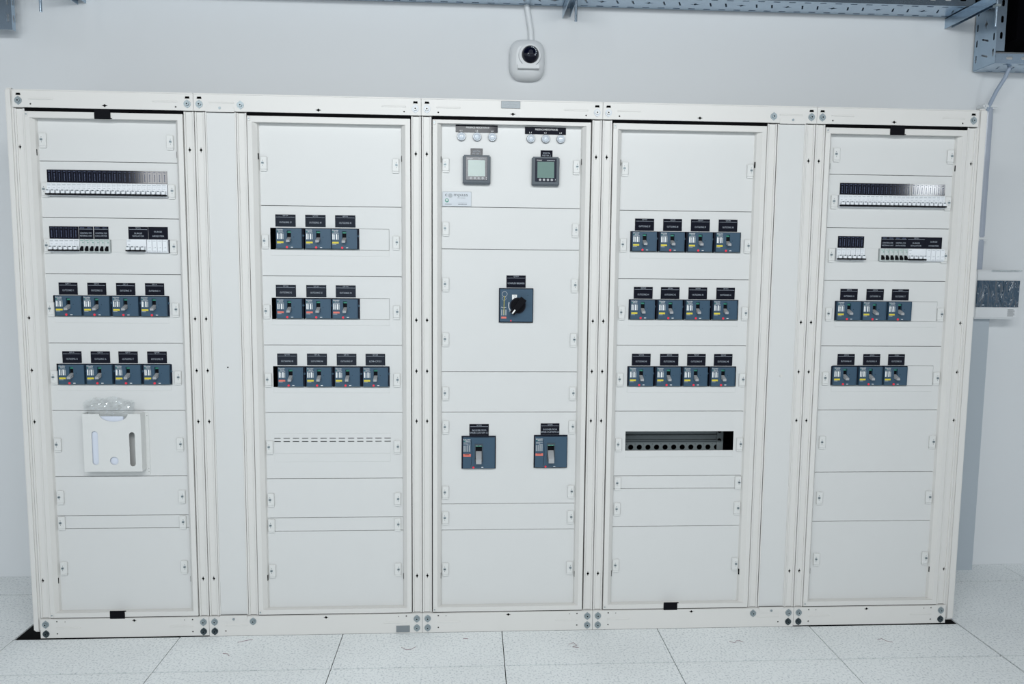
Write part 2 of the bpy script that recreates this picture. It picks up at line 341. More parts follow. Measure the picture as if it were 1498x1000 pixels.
CAB = {}
for ci, k in enumerate('ABCDE'):
    x0, x1 = JN[ci], JN[ci + 1]; xo = .0006
    cab = thing('switchgear_cabinet', LBL[k], 'electrical cabinet', (x0, 0, 0)); CAB[k] = cab
    L = lambda x: x - x0
    # body shell (inside dark, open at the front behind plates)
    q = MB()
    q.box(L(x0) + .002, L(x1) - .002, .498, .50, .004, ZT - .004, 'inner')
    q.box(L(x0) + .002, L(x0) + .004, .034, .498, .004, ZT - .004, 'inner'); q.box(L(x1) - .004, L(x1) - .002, .034, .498, .004, ZT - .004, 'inner')
    q.box(L(x0) + .004, L(x1) - .004, .034, .498, ZT - .006, ZT - .004, 'paint'); q.box(L(x0) + .004, L(x1) - .004, .034, .498, .004, .006, 'inner')
    q.build('enclosure', cab)
    # top rail
    w = x1 - x0; mids = {'A': .318, 'B': .443, 'C': .335, 'D': .365, 'E': .30}[k]
    def cup(x): return [(x - .009, 2.0105), (x + .009, 2.0105), (x + .007, 2.0185), (x - .007, 2.0185)]
    q = MB(); ends = (.021, w - .021)
    q.plate(rectp(xo, ZR1, w - xo, ZT - .004), [diamond(mids, ZR1 + .011, .0112, .0062), circ(.062, ZR1 + .012, .003), circ(w - .062, ZR1 + .012, .003)] + [cup(x) for x in ends], -.008, -.0055, 'paint')
    q.box(xo, w - xo, -.010, .03, ZT - .006, ZT, 'paint', .0018, 2)
    q.box(xo, w - xo, -.0055, .03, ZR1, ZR1 + .002, 'paint')
    for gx in (.055, w - .055 - .088): q.box(gx, gx + .088, -.0098, -.007, ZR1 + .027, ZR1 + .032, 'paint', .0012)
    q.box(.004, w - .004, -.002, .004, ZR1 + .001, ZT - .007, 'dark')
    top = q.build('top_rail', cab)
    bx = list(ends) + ({'B': [.166], 'D': [.645]}.get(k, []))
    for x in bx: link('bolt', BOLT[2 if (k in 'CD' and abs(x) < .1) or (k == 'C') or (k == 'B' and x > .5) else 0], top, (x, -.008, 1.992))
    # base rail
    q = MB()
    q.plate(rectp(xo, .0035 if k in 'AE' else .0005, w - xo, ZR0 - .001), [diamond(mids + .03 * (k in 'AD'), ZR0 - .010, .0108, .0062), circ(.062, ZR0 - .010, .003), circ(w - .062, ZR0 - .010, .003), circ(.092, ZR0 - .011, .002), circ(w - .092, ZR0 - .011, .002), circ(.062, .02, .003), circ(w - .062, .02, .003)], -.008, -.0055, 'paint')
    q.box(xo, w - xo, -.0055, .03, ZR0 - .002, ZR0, 'paint')
    for gx in (.060, w - .060 - .088): q.box(gx, gx + .088, -.0098, -.007, .040, .0455, 'paint', .0012)
    q.box(.004, w - .004, -.002, .004, .003, ZR0 - .004, 'dark')
    base = q.build('base_rail', cab)
    for x in bx:
        link('bolt', BOLT[0], base, (x, -.008, .0575))
        if x in ends: link('bolt', BOLT[1 if (k in 'AE' or (k == 'B' and x < .1) or (k == 'D' and x > .5)) else 0], base, (x, -.008, .0205))
    # uprights
    ups = [(.0012, .0372), (w - .0372, w - .0012)]
    if k == 'B': ups.insert(1, (.776 - x0, .812 - x0))
    if k == 'D': ups.insert(1, (2.7345 - x0, 2.7715 - x0))
    for i, (a, c) in enumerate(ups):
        q = MB(); hx = {0: .0195, len(ups) - 1: w - .0205}.get(i)
        if k == 'A' and i == 0: hx = .0135
        if k == 'E' and i == len(ups) - 1: hx = w - .013
        hs = [diamond(hx, z, .0056, .0112) for z in DIAZ] if hx else []
        q.plate(rectp(a + .006, ZR0 + .003, c - .006, ZR1 - .004), hs, .001, .004, 'paint')
        for e, s in ((a, 1), (c, -1)): q.box(e, e + s * .0065, -.0035, .05, ZR0 + .002, ZR1 - .003, 'paint', .0015)
        if hs: q.box(a + .007, c - .007, .008, .012, ZR0 + .003, ZR1 - .004, 'dark')
        q.build('upright', cab)
    # inner frame round the cover plates (mitred ring with bevelled inside)
    r0, i0, i1, r1 = [L(v) for v in RING[k]]; zt, zb = ZR1 - .012, ZR0 + .003
    fw = lambda t: min(.018, .55 * t)
    tl, tr = fw(i0 - r0), fw(r1 - i1); up = .0090 if k == 'C' else 0; it, ib = zt - .0195 + up, zb + .0195
    q = MB()
    def quad4(o, ii, yo, yi):
        vs = [(o[0], yo, o[1]), (o[2], yo, o[1]), (o[2], yo, o[3]), (o[0], yo, o[3]), (ii[0], yi, ii[1]), (ii[2], yi, ii[1]), (ii[2], yi, ii[3]), (ii[0], yi, ii[3])]
        q.add(vs, [(0, 1, 5, 4), (1, 2, 6, 5), (2, 3, 7, 6), (3, 0, 4, 7)], 'paint')
    O = (r0, zb, r1, zt); F0 = (r0 + .001, zb + .001, r1 - .001, zt - .001); F1 = (r0 + tl, zb + .020, r1 - tr, zt - .023 + up); I0 = (r0 + tl + .75 * (i0 - r0 - tl), zb + .0205, i1 + .25 * (r1 - tr - i1), zt - .0225 + up); I1 = (i0, ib, i1, it)
    quad4(O, F0, .03, -.006); quad4(F0, F1, -.006, -.007); quad4(F1, I0, -.007, .008); quad4(I0, I1, .008, YP + .003)
    for zc in (1.815, .222):
        for xs_ in (i0 - .0035, i1 + .0035): q.box(xs_ - .0011, xs_ + .0011, .0085, .020, zc - .011, zc + .011, 'dark')
    ring = q.build('panel_frame', cab)
    for yf, za_, zb_ in ((-.0035, zt + .0005, ZR1 - .0005), (-.003, ZR0 + .0003, zb - .0003)):  # black strips painted in for the shade of the gaps at the rails
        q = MB(); q.box(r0 + .001, r1 - .001, yf, .012, za_, zb_, 'dark'); tag(q.build('gap_shade_strip', ring), 'black strip coloured as the shaded frame gap')
    q = MB(); q.box(r0 + .002, r0 + .013, -.0062, -.0085, zt - .020, zt - .003, 'paint', .001); q.cyl(r0 + .0075, zt - .0115, .003, -.0085, -.0092, 'steel', 8)
    q.box(r0 + .002, r0 + .013, -.0062, -.0085, zb + .003, zb + .020, 'paint', .001); q.cyl(r0 + .0075, zb + .0115, .003, -.0085, -.0092, 'steel', 8)
    q.build('frame_hinge', ring)
    for a, c, e, f in CAT.get(k, []):
        q = MB(); q.box(L(a), L(c), -.0100, -.0062, e, f, 'black', .0008); q.box(L(c) - .003, L(c) + .005, -.0095, -.0065, e + (.001 if e > 1 else f - e - .003), e + (.0035 if e > 1 else f - e), 'black')
        tag(q.build('door_catch', ring), 'black catch block')
    # duct covers
    if k in 'BD':
        a, c = ((.6665, .775) if k == 'B' else (2.7735, 2.881)); a, c = L(a), L(c)
        q = MB(); q.box(a, c, -.001, .004, ZR0 + .004, ZR1 - .003, 'panel', .001)
        q.box(a, a + .004, -.004, .01, ZR0 + .004, ZR1 - .003, 'paint'); q.box(c - .004, c, -.004, .01, ZR0 + .004, ZR1 - .003, 'paint')
        for zc, s in ((ZR0 + .004, -1), (ZR1 - .003, 1)):
            q.prism([(a + .004, zc), (c - .004, zc), (c - .004, zc + s * .014), (c - .013, zc + s * .024), (a + .013, zc + s * .024), (a + .004, zc + s * .014)], -.0082, -.0098, 'paint')
            q.cyl((a + c) / 2, zc + s * .014, .0045, -.0098, -.0122, 'steel', 10)
        if k == 'B': q.cyl(L(.722), 1.04, .0028, -.001, -.0014, 'dark', 10)
        else: q.cyl(L(2.828), 1.012, .0055, -.001, -.004, 'paint', 12)
        q.build('duct_cover', cab)
    # cover plates
    zs = [it + .004] + ZJ[k] + [ib - .004]
    lefts = CLX[k][0]; rights = CLX[k][1]
    for j in range(len(zs) - 1):
        za, zbm = zs[j], zs[j + 1]; gp = .0013
        q = MB()
        hs = [(L(h[0]), h[2], L(h[1]), h[3]) for h in HOLES[k] if zbm < h[2] < za]
        extra = []
        if k == 'B' and j == 4:
            for r_ in (KZ(.748), KZ(.7605)):
                for t_ in range(13): sx = L(KX(.8865 + t_ * .0349)); extra.append((sx - .0120, r_ - .0015, sx + .0120, r_ + .0015))
        q.grid(i0 - .012, zbm + gp, i1 + .012, za - gp, hs + extra, YP, YP + .0015, 'panel')
        for e in (zbm + gp, za - gp): q.box(i0 - .012, i1 + .012, YP + .0015, YP + .012, e - .0004, e + .0004, 'panel')
        cp = q.build('cover_plate', cab)
        for z in CLZ[k]:
            if zbm < z < za:
                link('panel_clip', CLIP[-1], cp, (L(lefts), YP, z)); link('panel_clip', CLIP[1], cp, (L(rights), YP, z))
        for h in BLANK[k]:
            if zbm < h[2] < za: q = MB(); q.box(L(h[0]) + .001, L(h[1]) - .001, YP - .0006, YP + .002, h[2] + .001, h[3] - .001, 'panel', .0005); q.build('blanking_plate', cp)
        for h in STRIP[k]:
            if zbm < h[2] < za: q = MB(); q.box(L(h[0]), L(h[1]), YP - .0012, YP + .001, h[2], h[3], 'panel', .0006); q.build('filler_strip', cp)
        if k == 'B' and j == 4:
            q = MB(); q.grid(L(KX(.8755)), KZ(.702), L(KX(1.3165)), KZ(.7795), extra, YP - .0012, YP + .001, 'panel'); q.build('vent_insert', cp)
            q = MB(); q.box(L(KX(.8755)), L(KX(1.3165)), YP - .0012, YP + .001, KZ(.6686), KZ(.701), 'panel', .0006); q.build('filler_strip', cp)
        if k == 'A' and j in (1, 2):
            zc = (1.662, 1.461)[j - 1]
            if j == 2: q = MB(); q.box(L(KX(.2975)), L(KX(.355)), YP - .0012, YP + .001, KZ(1.462), KZ(1.508), 'panel', .0006); q.build('blanking_plate', cp)
        if k == 'E' and j == 2:
            q = MB(); q.box(L(KX(3.158)), L(KX(3.215)), YP - .0012, YP + .001, KZ(1.4595), KZ(1.5075), 'panel', .0006); q.build('blanking_plate', cp)
    # perforated mounting sheets seen through the open window
    if k == 'D':
        q = MB(); hol = [circ(L(2.236 + .0352 * i), .7035, .0108, 14) for i in range(1, 12)]
        q.plate(rectp(L(2.19), .675, L(2.638), .7305), hol + [circ(L(2.236 + .0352 * i) - .0176, .7165, .0016, 6) for i in range(1, 12)], .115, .117, 'rail')
        q.box(L(2.19), L(2.625), .105, .117, .7305, .735, 'rail', .001); q.box(L(2.19), L(2.625), .117, .118, .735, .751, 'rail')
        q.box(L(2.19), L(2.62), .105, .117, .750, .755, 'rail', .001); q.box(L(2.19), L(2.625), .117, .118, .755, .80, 'rail')
        q.plate(rectp(L(2.622), .675, L(2.648), .80), [circ(L(2.632), .732, .0085, 12), circ(L(2.632), .770, .0085, 12)], .110, .112, 'rail')
        q.build('mounting_sheet', cab)
    # end panels
    if k == 'A':
        q = MB(); q.box(-.029, -.002, -.004, .50, .025, ZT + .006, 'paint', .006, 3); q.box(-.020, -.004, .05, .48, 0, .03, 'paint'); q.build('side_panel', cab)
    if k == 'E':
        q = MB(); q.box(w + .002, w + .040, -.004, .50, .012, ZT + .008, 'paint', .008, 3); q.box(w + .006, w + .030, .05, .48, 0, .03, 'paint'); q.build('side_panel', cab)

# rating plates screwed on the rails
def flatplate(name, x0, z0, x1, z1, y, k, lab, cat, texts=()):
    o = thing(name, lab, cat, ((x0 + x1) / 2, y, z0)); q = MB(); w = x1 - x0; h = z1 - z0
    q.box(-w / 2, w / 2, 0, -.0016, 0, h, k, .0005); q.build('plate', o)
    if texts:
        q = MB()
        for t, tx, tz, s, kk, wd in texts: q.scribble(tx, tz, -.0020, wd, s, kk, 15)
        q.build('lettering', o)
    return o
flatplate('rating_plate', 1.7326, 2.0005, 1.8024, 2.0255, -.0100, 'silver', 'small silver rating plate on the top rail of the central cabinet', 'metal plate', [(None, 0, .017, .003, 'grey', .050), (None, 0, .008, .003, 'grey', .03)])
flatplate('rating_plate', 1.3398, .004, 1.3922, .0305, -.0082, 'silver', 'dark silver plate low on the base rail, touching the floor line', 'metal plate')

# ------------------------------------------------------------------ nameplates
def nameplate(x0, z0, x1, z1, code, lines, label, k='gloss', size=.0065):
    o = thing('nameplate', label, 'sign', ((x0 + x1) / 2, YP, z0)); w, h = x1 - x0, z1 - z0
    q = MB(); q.box(-w / 2, w / 2, 0, -.0018, 0, h, k, .0004); q.build('plate', o)
    q = MB(); y = -.0023
    if code is not None:
        if code: q.text(code, 0, h * .90, y, .0042, 'print', w * .26)
        else: q.scribble(-w * .25, h * .90, y, w * .3, .0035, 'dim', 5); q.scribble(w * .25, h * .90, y, w * .3, .0035, 'dim', 5)
        q.box(-w * .46, w * .46, -.0018, y, h * .775, h * .795, 'print')
    n = len(lines)
    for i, (t, wd) in enumerate(lines):
        zc = h * ((.36 if code is not None else .5) + (n - 1) * .11 - i * .22 * (1 if code is not None else 1.6))
        q.text(t, 0, zc, y, size, 'print', w * wd)
    q.build('lettering', o); return o
# ------------------------------------------------------------------ moulded-case breakers
WB = .0925
def make_breaker(sticker):
    r = thing('circuit_breaker', 'x', 'circuit breaker')
    q = MB(); q.box(-.0515, .0515, -.001, .06, .0012, .0785, 'case', .001)
    q.box(-.0515, .0515, -.0012, -.0035, .0, .0035, 'rail'); q.cyl(.0495, .052, .004, -.001, -.003, 'cover', 10); q.build('case', r)
    q = MB(); h = WB / 2
    outer = rectp(-h, .0048, h, .0765); win = rectp(-.0075, .030, .0075, .0690)
    q.plate(outer, [win], -.013, -.0005, 'cover'); q.box(-.0075, .0075, -.004, -.001, .030, .069, 'black')
    for e in ((-h, -h + .002), (h - .002, h)): q.box(e[0], e[1], -.0145, -.013, .0048, .0765, 'cover')
    q.cyl(h * .38, .046, .0012, -.0130, -.0134, 'dark', 8); q.box(h * .13, h * .30, -.013, -.0136, .0075, .0095, 'white'); q.build('front_cover', r)
    q = MB(); q.box(-.0072, .0072, -.004, -.006, .0615, .0680, 'green'); q.build('indicator', r)
    # handle pushed down
    q = MB(); vs = [(-.0068, -.004, .034), (.0068, -.004, .034), (.0068, -.004, .046), (-.0068, -.004, .046), (-.0062, -.034, .0265), (.0062, -.034, .0265), (.0062, -.034, .0345), (-.0062, -.034, .0345)]
    q.add(vs, [(0, 1, 2, 3), (4, 5, 6, 7), (0, 1, 5, 4), (1, 2, 6, 5), (2, 3, 7, 6), (3, 0, 4, 7)], 'toggle')
    q.build('toggle', r)
    q = MB(); q.box(-h + .001, -h + .0275, -.013, -.0137, .0345, .0745, 'cover')
    y = -.0141
    q.text('Schneider', -h + .0140, .0725, y, .0050, 'white', .0235); q.text('Electric', -h + .0165, .0668, y, .0036, 'white', .015); q.prism([(-h + .004, .0655), (-h + .008, .0655), (-h + .0072, .0685), (-h + .005, .0680)], -.0137, y, 'green')
    q.box(-h + .0025, -h + .0265, -.0137, -.0140, .0600, .0622, 'grey')
    for i, (w_, c_) in enumerate(((.0040, 'white'), (.0022, 'white'), (.0045, 'white'), (.0045, 'grey'))):
        xx = -h + .0030 + i * .0064; q.box(xx, xx + w_, -.0137, -.0140, .038, .0585 - .001 * (i % 2), c_)
    q.build('rating_label', r)
    q = MB(); q.box(-h + .001, -h + .026, -.0130, -.0138, .0235, .0300, sticker); q.box(-h + .001, -h + .017, -.0130, -.0136, .0200, .0222, 'grey'); tag(q.build('colour_sticker', r), sticker + ' sticker')
    q = MB(); q.cyl(-.0075, .0085, .0042, -.0130, -.0155, 'button', 12); tag(q.build('trip_button', r), 'red button')
    return r
PB = {'yellow': make_breaker('yellow'), 'red': make_breaker('red')}
used = {}
ROWS = [ # column, bottom of cut-out, face centres, nameplate left/right, nameplate bottom/top, first number, stickers
 ('A', 1.2225, [.1386, .2400, .3443, .4475], [(.1012, .1684), (.2045, .2716), (.3081, .3766), (.4131, .4819)], 1.3045, 1.3487, [11, 12, 13, 14], 'yyyy', 'upper'),
 ('A', .9665, [.1380, .2396, .3435, .4484], [(.1025, .1715), (.2055, .2749), (.3065, .3761), (.4116, .4828)], 1.0491, 1.0932, [15, 16, 17, 18], 'yyyy', 'lower'),
 ('B', 1.479, [.9474, 1.0547, 1.1510], [(.896, .9698), (1.006, 1.0804), (1.1162, 1.1907)], 1.564, 1.6083, [39, 40, 41], 'yyy', 'upper'),
 ('B', 1.218, [.9435, 1.0510, 1.1510], [(.8924, .9663), (1.0054, 1.0792), (1.1153, 1.1891)], 1.3025, 1.3466, [42, 43, 44], 'rrr', 'middle'),
 ('B', .9585, [.9435, 1.0500, 1.1570, 1.2630], [(.8922, .9662), (1.0036, 1.078), (1.1153, 1.189), (1.2243, 1.2978)], 1.0428, 1.0871, [45, 46, 47, 'LDB'], 'ryyy', 'lower'),
 ('D', 1.4835, [2.2865, 2.3940, 2.5030, 2.6110], [(2.2508, 2.324), (2.3601, 2.4323), (2.468, 2.541), (2.5763, 2.6491)], 1.5653, 1.611, [37, 38, 39, 40], 'yyyy', 'upper'),
 ('D', 1.223, [2.2860, 2.3940, 2.5020, 2.6100], [(2.2526, 2.3257), (2.3583, 2.4309), (2.4671, 2.5395), (2.5769, 2.649)], 1.3051, 1.3501, [41, 42, 43, 44], 'yyyy', 'middle'),
 ('D', .962, [2.2870, 2.3950, 2.5020, 2.6110], [(2.2516, 2.3248), (2.3628, 2.4349), (2.4701, 2.5428), (2.5768, 2.6493)], 1.0448, 1.0908, [45, 46, 47, 48], 'yyyy', 'lower'),
 ('E', 1.2232, [3.1030, 3.2060, 3.3085], [(3.071, 3.1401), (3.1765, 3.2458), (3.2796, 3.3475)], 1.3059, 1.3493, [15, 16, 17], 'yyy', 'upper'),
 ('E', .9660, [3.1010, 3.2050, 3.3070], [(3.0732, 3.1423), (3.1776, 3.2461), (3.2796, 3.3467)], 1.0485, 1.0924, [18, 19, 20], 'yyy', 'lower')]
WHERE = {'A': 'left-end cabinet', 'B': 'cabinet left of centre', 'C': 'central cabinet', 'D': 'cabinet right of centre', 'E': 'right-end cabinet'}
for col, z, fc, lb, lz0, lz1, nums, st, lvl in ROWS:
    for i, x in enumerate(fc):
        s = {'y': 'yellow', 'r': 'red'}[st[i]]
        nm = 'OUTGOING %s' % nums[i] if nums[i] != 'LDB' else 'LDB-CP/21'
        lab = '%s-sticker breaker under %s, %s from left, %s row, %s' % (s, nm, ORD[i], lvl, WHERE[col])
        grp = 'moulded-case breakers of the %s' % WHERE[col]
        if s not in used: o = PB[s]; used[s] = 1; o.location = (x, YP, z); o['label'] = lab; o['group'] = grp
        else: o = dup(PB[s], (x, YP, z), lab, grp)
        a, c = lb[i]
        n = nameplate(a, lz0, c, lz1, 'QF%s' % (101 + i + 4 * 'ABCDE'.index(col) if nums[i] == 'LDB' else 'ABCDE'.index(col) * 100 + nums[i]), [(nm, .60)],
                  'black nameplate reading %s, %s from left, %s breaker row, %s' % (nm, ORD[i], lvl, WHERE[col]))
        n['group'] = 'breaker nameplates of the %s' % WHERE[col]

# two large incomer breakers
def make_main():
    r = thing('circuit_breaker', 'x', 'circuit breaker', (1.6574, YP, .6378)); r['group'] = 'large incomer breakers'
    W, H = .131, .1300
    q = MB(); q.box(-W / 2, W / 2, -.002, .08, .0006, H - .0008, 'case', .001); q.build('case', r)
    q = MB(); x0, x1 = -W / 2 + .005, W / 2 - .004
    q.plate(rectp(x0, .005, x1, H - .005), [rectp(-.0125, .038, .0125, .094)], -.014, -.001, 'cover'); q.box(-.0125, .0125, -.004, -.001, .038, .094, 'black')
    q.plate(rectp(-.0155, .030, .0155, .101), [rectp(-.0125, .038, .0125, .094)], -.016, -.013, 'bezel')
    arc = [(x0 + .0305 + .004 * math.sin(PI * i / 10), .118 - .0106 * i) for i in range(11)]
    q.tube([(p[0], -.0142, p[1]) for p in arc], .0007, 'case', 5); q.build('front_cover', r)
    q = MB(); vs = [(-.0115, -.004, .045), (.0115, -.004, .045), (.0115, -.004, .070), (-.0115, -.004, .070), (-.0105, -.040, .028), (.0105, -.040, .028), (.0105, -.040, .046), (-.0105, -.040, .046)]
    q.add(vs, [(0, 1, 2, 3), (4, 5, 6, 7), (0, 1, 5, 4), (1, 2, 6, 5), (2, 3, 7, 6), (3, 0, 4, 7)], 'toggle'); q.build('toggle', r)
    q = MB(); q.box(-.0125, .0125, -.006, -.0145, .0905, .0965, 'green'); q.text('ON', -.007, .0935, -.0149, .003, 'white', .006); q.text('OFF', .006, .0935, -.0149, .003, 'white', .008); q.build('indicator', r)
    q = MB(); y = -.0150
    q.box(x0 + .001, x0 + .030, -.014, -.0146, .066, .121, 'cover')
    q.text('Schneider', x0 + .0155, .1175, y, .0050, 'white', .028); q.text('Electric', x0 + .019, .1115, y, .0045, 'white', .018); q.prism([(x0 + .005, .110), (x0 + .010, .110), (x0 + .009, .114), (x0 + .006, .1135)], -.0146, y, 'green')
    q.box(x0 + .002, x0 + .029, -.0146, y, .1035, .1060, 'grey'); q.box(x0 + .002, x0 + .018, -.0146, y, .0995, .1015, 'grey'); q.box(x0 + .014, x0 + .029, -.0146, y, .0955, .0980, 'grey')
    for i in range(4): q.box(x0 + .002 + i * .0072, x0 + .006 + i * .0072, -.0146, y, .070, .094, 'grey')
    q.build('rating_label', r)
    q = MB(); q.box(x0 + .001, x0 + .030, -.014, -.0147, .051, .061, 'red'); q.box(x0 + .006, x0 + .024, -.0147, -.0150, .0575, .0595, 'case'); tag(q.build('colour_sticker', r), 'orange-red sticker')
    q = MB(); q.cyl(-.020, .0085, .0040, -.014, -.0165, 'button', 12); q.box(.010, .018, -.014, -.0145, .008, .010, 'white'); tag(q.build('trip_button', r), 'red button')
    return r
mb = make_main(); mb['label'] = 'large square breaker low in the central cabinet, under nameplate SMDB CUSTOM C1'
dup(mb, (1.9384, YP, .6399), 'large square breaker low in the central cabinet, under nameplate SMDB CUSTOM C2', 'large incomer breakers')
nameplate(1.6212, .7690, 1.6957, .8142, 'QF201', [('INCOMER FROM', .72), ('SMDB CUSTOM C1', .94)], 'black nameplate reading INCOMER FROM SMDB CUSTOM C1, low in the central cabinet', size=.0065)
nameplate(1.8987, .7720, 1.9716, .8163, 'QF202', [('INCOMER FROM', .72), ('SMDB CUSTOM C2', .94)], 'black nameplate reading INCOMER FROM SMDB CUSTOM C2, low in the central cabinet', size=.0065)

# rotary coupler switch
r = thing('rotary_switch', 'square dark rotary switch in the middle of the central cabinet', 'rotary switch', (1.7977, YP, 1.210))
q = MB(); q.box(-.0655, .0655, -.002, .08, .0006, .1310, 'case', .001); q.build('case', r)
q = MB(); q.box(-.062, .062, -.016, -.002, .004, .1275, 'cover', .0015); q.cyl(.043, .105, .0012, -.016, -.0164, 'dark', 8); q.build('front_cover', r)
q = MB(); q.cyl(.0055, .066, .0300, -.016, -.024, 'case', 32); q.cyl(.0055, .066, .0270, -.024, -.034, 'black', 32, .0255); q.build('dial', r)
q = MB(); a = math.radians(52); d = Vector((math.cos(a), 0, math.sin(a))); e = Vector((-d.z, 0, d.x)); c0 = Vector((.0055, 0, .066))
def hp(u, w, y): p = c0 + d * u + e * w; return (p.x, y, p.z)
vs = [hp(u, w * (.0095 if u < 0 else .0125), y) for y in (-.034, -.052) for u, w in ((-.038, -1), (.034, -1), (.034, 1), (-.038, 1))]
q.add(vs, [(0, 1, 2, 3), (4, 5, 6, 7), (0, 1, 5, 4), (1, 2, 6, 5), (2, 3, 7, 6), (3, 0, 4, 7)], 'black'); h_ = q.build('handle', r)
q = MB(); vs = [hp(u, w, y) for y in (-.0521, -.0527) for u, w in ((-.0365, -.0025), (-.019, -.0025), (-.019, .0025), (-.0365, .0025))]
q.add(vs, [(0, 1, 2, 3), (4, 5, 6, 7), (0, 1, 5, 4), (1, 2, 6, 5), (2, 3, 7, 6), (3, 0, 4, 7)], 'white'); tag(q.build('pointer', h_), 'white pointer stripe')
q = MB(); q.box(-.0165, .002, -.016, -.0166, .086, .1065, 'white'); q.text('ON', -.007, .1015, -.0170, .004, 'case', .009); q.text('I', -.007, .094, -.0170, .005, 'case', .0015)
for i in range(8):
    a0 = math.radians(165 + 9 * i); rr = .0345; q.box(.0055 + rr * math.cos(a0) - .0012, .0055 + rr * math.cos(a0) + .0012, -.016, -.0166, .066 + rr * math.sin(a0) - .0026, .066 + rr * math.sin(a0) + .0026, 'white')
q.text('OFF', -.022, .043, -.0166, .0045, 'white', .009); q.build('position_label', r)
q = MB(); q.plate(circ(-.0445, .1085, .0105, 20), [circ(-.0445, .1085, .0088, 20)], -.016, -.0166, 'grey'); q.plate(circ(-.0465, .092, .008, 16), [circ(-.0465, .092, .0068, 16)], -.016, -.0166, 'grey')
q.tube([(-.0445, -.0163, .101), (-.0465, -.0163, .085), (-.0470, -.0163, .030)], .0011, 'yellow', 5)
for i in range(3): q.box(-.057 + i * .0078, -.053 + i * .0078, -.016, -.0166, .028, .050, 'grey')
q.text('Schneider', -.0475, .0585, -.0168, .003, 'white', .020); q.build('rating_label', r)
q = MB(); q.box(-.057, -.0375, -.016, -.0166, .0165, .0235, 'red'); q.build('colour_sticker', r)
q = MB(); q.prism([(-.023, .006), (-.017, .006), (-.020, .0125)], -.016, -.018, 'button'); tag(q.build('trip_button', r), 'red triangle')
nameplate(1.7602, 1.3437, 1.8332, 1.390, 'QF203', [('COUPLER BREAKER', .88)], 'dark nameplate reading COUPLER BREAKER over the rotary switch', size=.0062)

# ------------------------------------------------------------------ small modules
MW = .0177
def make_mcb():
    r = thing('miniature_breaker', 'x', 'miniature breaker'); h = .0482
    q = MB(); q.box(-MW / 2 + .0002, MW / 2 - .0002, -.010, .05, .0, h, 'mcb', .0008); q.build('body', r)
    q = MB(); q.box(-MW * .42, MW * .30, -.010, -.0102, h * .86, h * .90, 'grey'); q.box(-MW * .25, MW * .15, -.010, -.0102, h * .60, h * .63, 'grey'); q.box(-MW * .40, MW * .32, -.010, -.0102, h * .76, h * .775, 'grey'); q.build('marking', r)
    q = MB(); q.box(-MW * .34, MW * .34, -.010, -.024, h * .20, h * .47, 'mcb', .001); q.box(-MW * .26, MW * .20, -.0240, -.0243, h * .395, h * .45, 'boltd'); q.build('toggle', r)
    q = MB(); q.box(-MW / 2 + .0002, MW / 2 - .0002, -.010, -.0235, h * .085, h * .185, 'black'); q.build('toggle_gap_shade', r)  # black strip painting the shadowed gap under the toggle
    return r
pm = make_mcb(); first = [True]
def mcb_row(x0, x1, n, z0, where):
    for i in range(n):
        x = x0 + (x1 - x0) * (i + .5) / n
        lab = '%s white miniature breaker from left, %s' % (ORD[i], where); grp = 'miniature breakers, ' + where
        if first[0]: pm.location = (x, YP, z0); pm['label'] = lab; pm['group'] = grp; first[0] = False
        else: dup(pm, (x, YP, z0), lab, grp)
mcb_row(.0805, .5085, 24, 1.6632, 'long row of 24 in the left-end cabinet')
mcb_row(.0805, .1865, 6, 1.4605, 'short row of the left-end cabinet')
mcb_row(3.0445, 3.4655, 24, 1.6635, 'long row of 24 in the right-end cabinet')
mcb_row(3.0440, 3.1560, 6, 1.4590, 'short row of the right-end cabinet')
def make_relay():
    r = thing('control_relay', 'x', 'control module'); h = .0482
    q = MB(); q.box(-MW / 2 + .0002, MW / 2 - .0002, -.010, .05, 0, h, 'relay', .0008); q.build('body', r)
    q = MB(); q.cyl(MW * .22, h * .74, .0017, -.010, -.0112, 'green', 10); q.box(-MW * .35, MW * .35, -.010, -.0102, h * .87, h * .90, 'green'); tag(q.build('indicator', r), 'green dot')
    q = MB(); q.box(-MW * .26, MW * .26, -.010, -.0108, h * .10, h * .47, 'black')
    vs = [(-.0036, -.0108, .017), (.0036, -.0108, .017), (.0036, -.0108, .0225), (-.0036, -.0108, .0225), (-.0036, -.022, .005), (.0036, -.022, .005), (.0036, -.022, .011), (-.0036, -.022, .011)]
    q.add(vs, [(0, 1, 2, 3), (4, 5, 6, 7), (0, 1, 5, 4), (1, 2, 6, 5), (2, 3, 7, 6), (3, 0, 4, 7)], 'black'); tag(q.build('toggle', r), 'black toggle')
    return r
pr = make_relay(); f2 = True
for x0, x1, z, where in ((.1875, .2950, 1.4605, 'in the left-end cabinet'), (3.2175, 3.3290, 1.4590, 'in the right-end cabinet')):
    for i in range(6):
        lab = '%s grey module with black toggle from left, %s' % (ORD[i], where); x = x0 + (x1 - x0) * (i + .5) / 6; grp = 'grey modules with black toggles ' + where
        if f2: pr.location = (x, YP, z); pr['label'] = lab; pr['group'] = grp; f2 = False
        else: dup(pr, (x, YP, z), lab, grp)
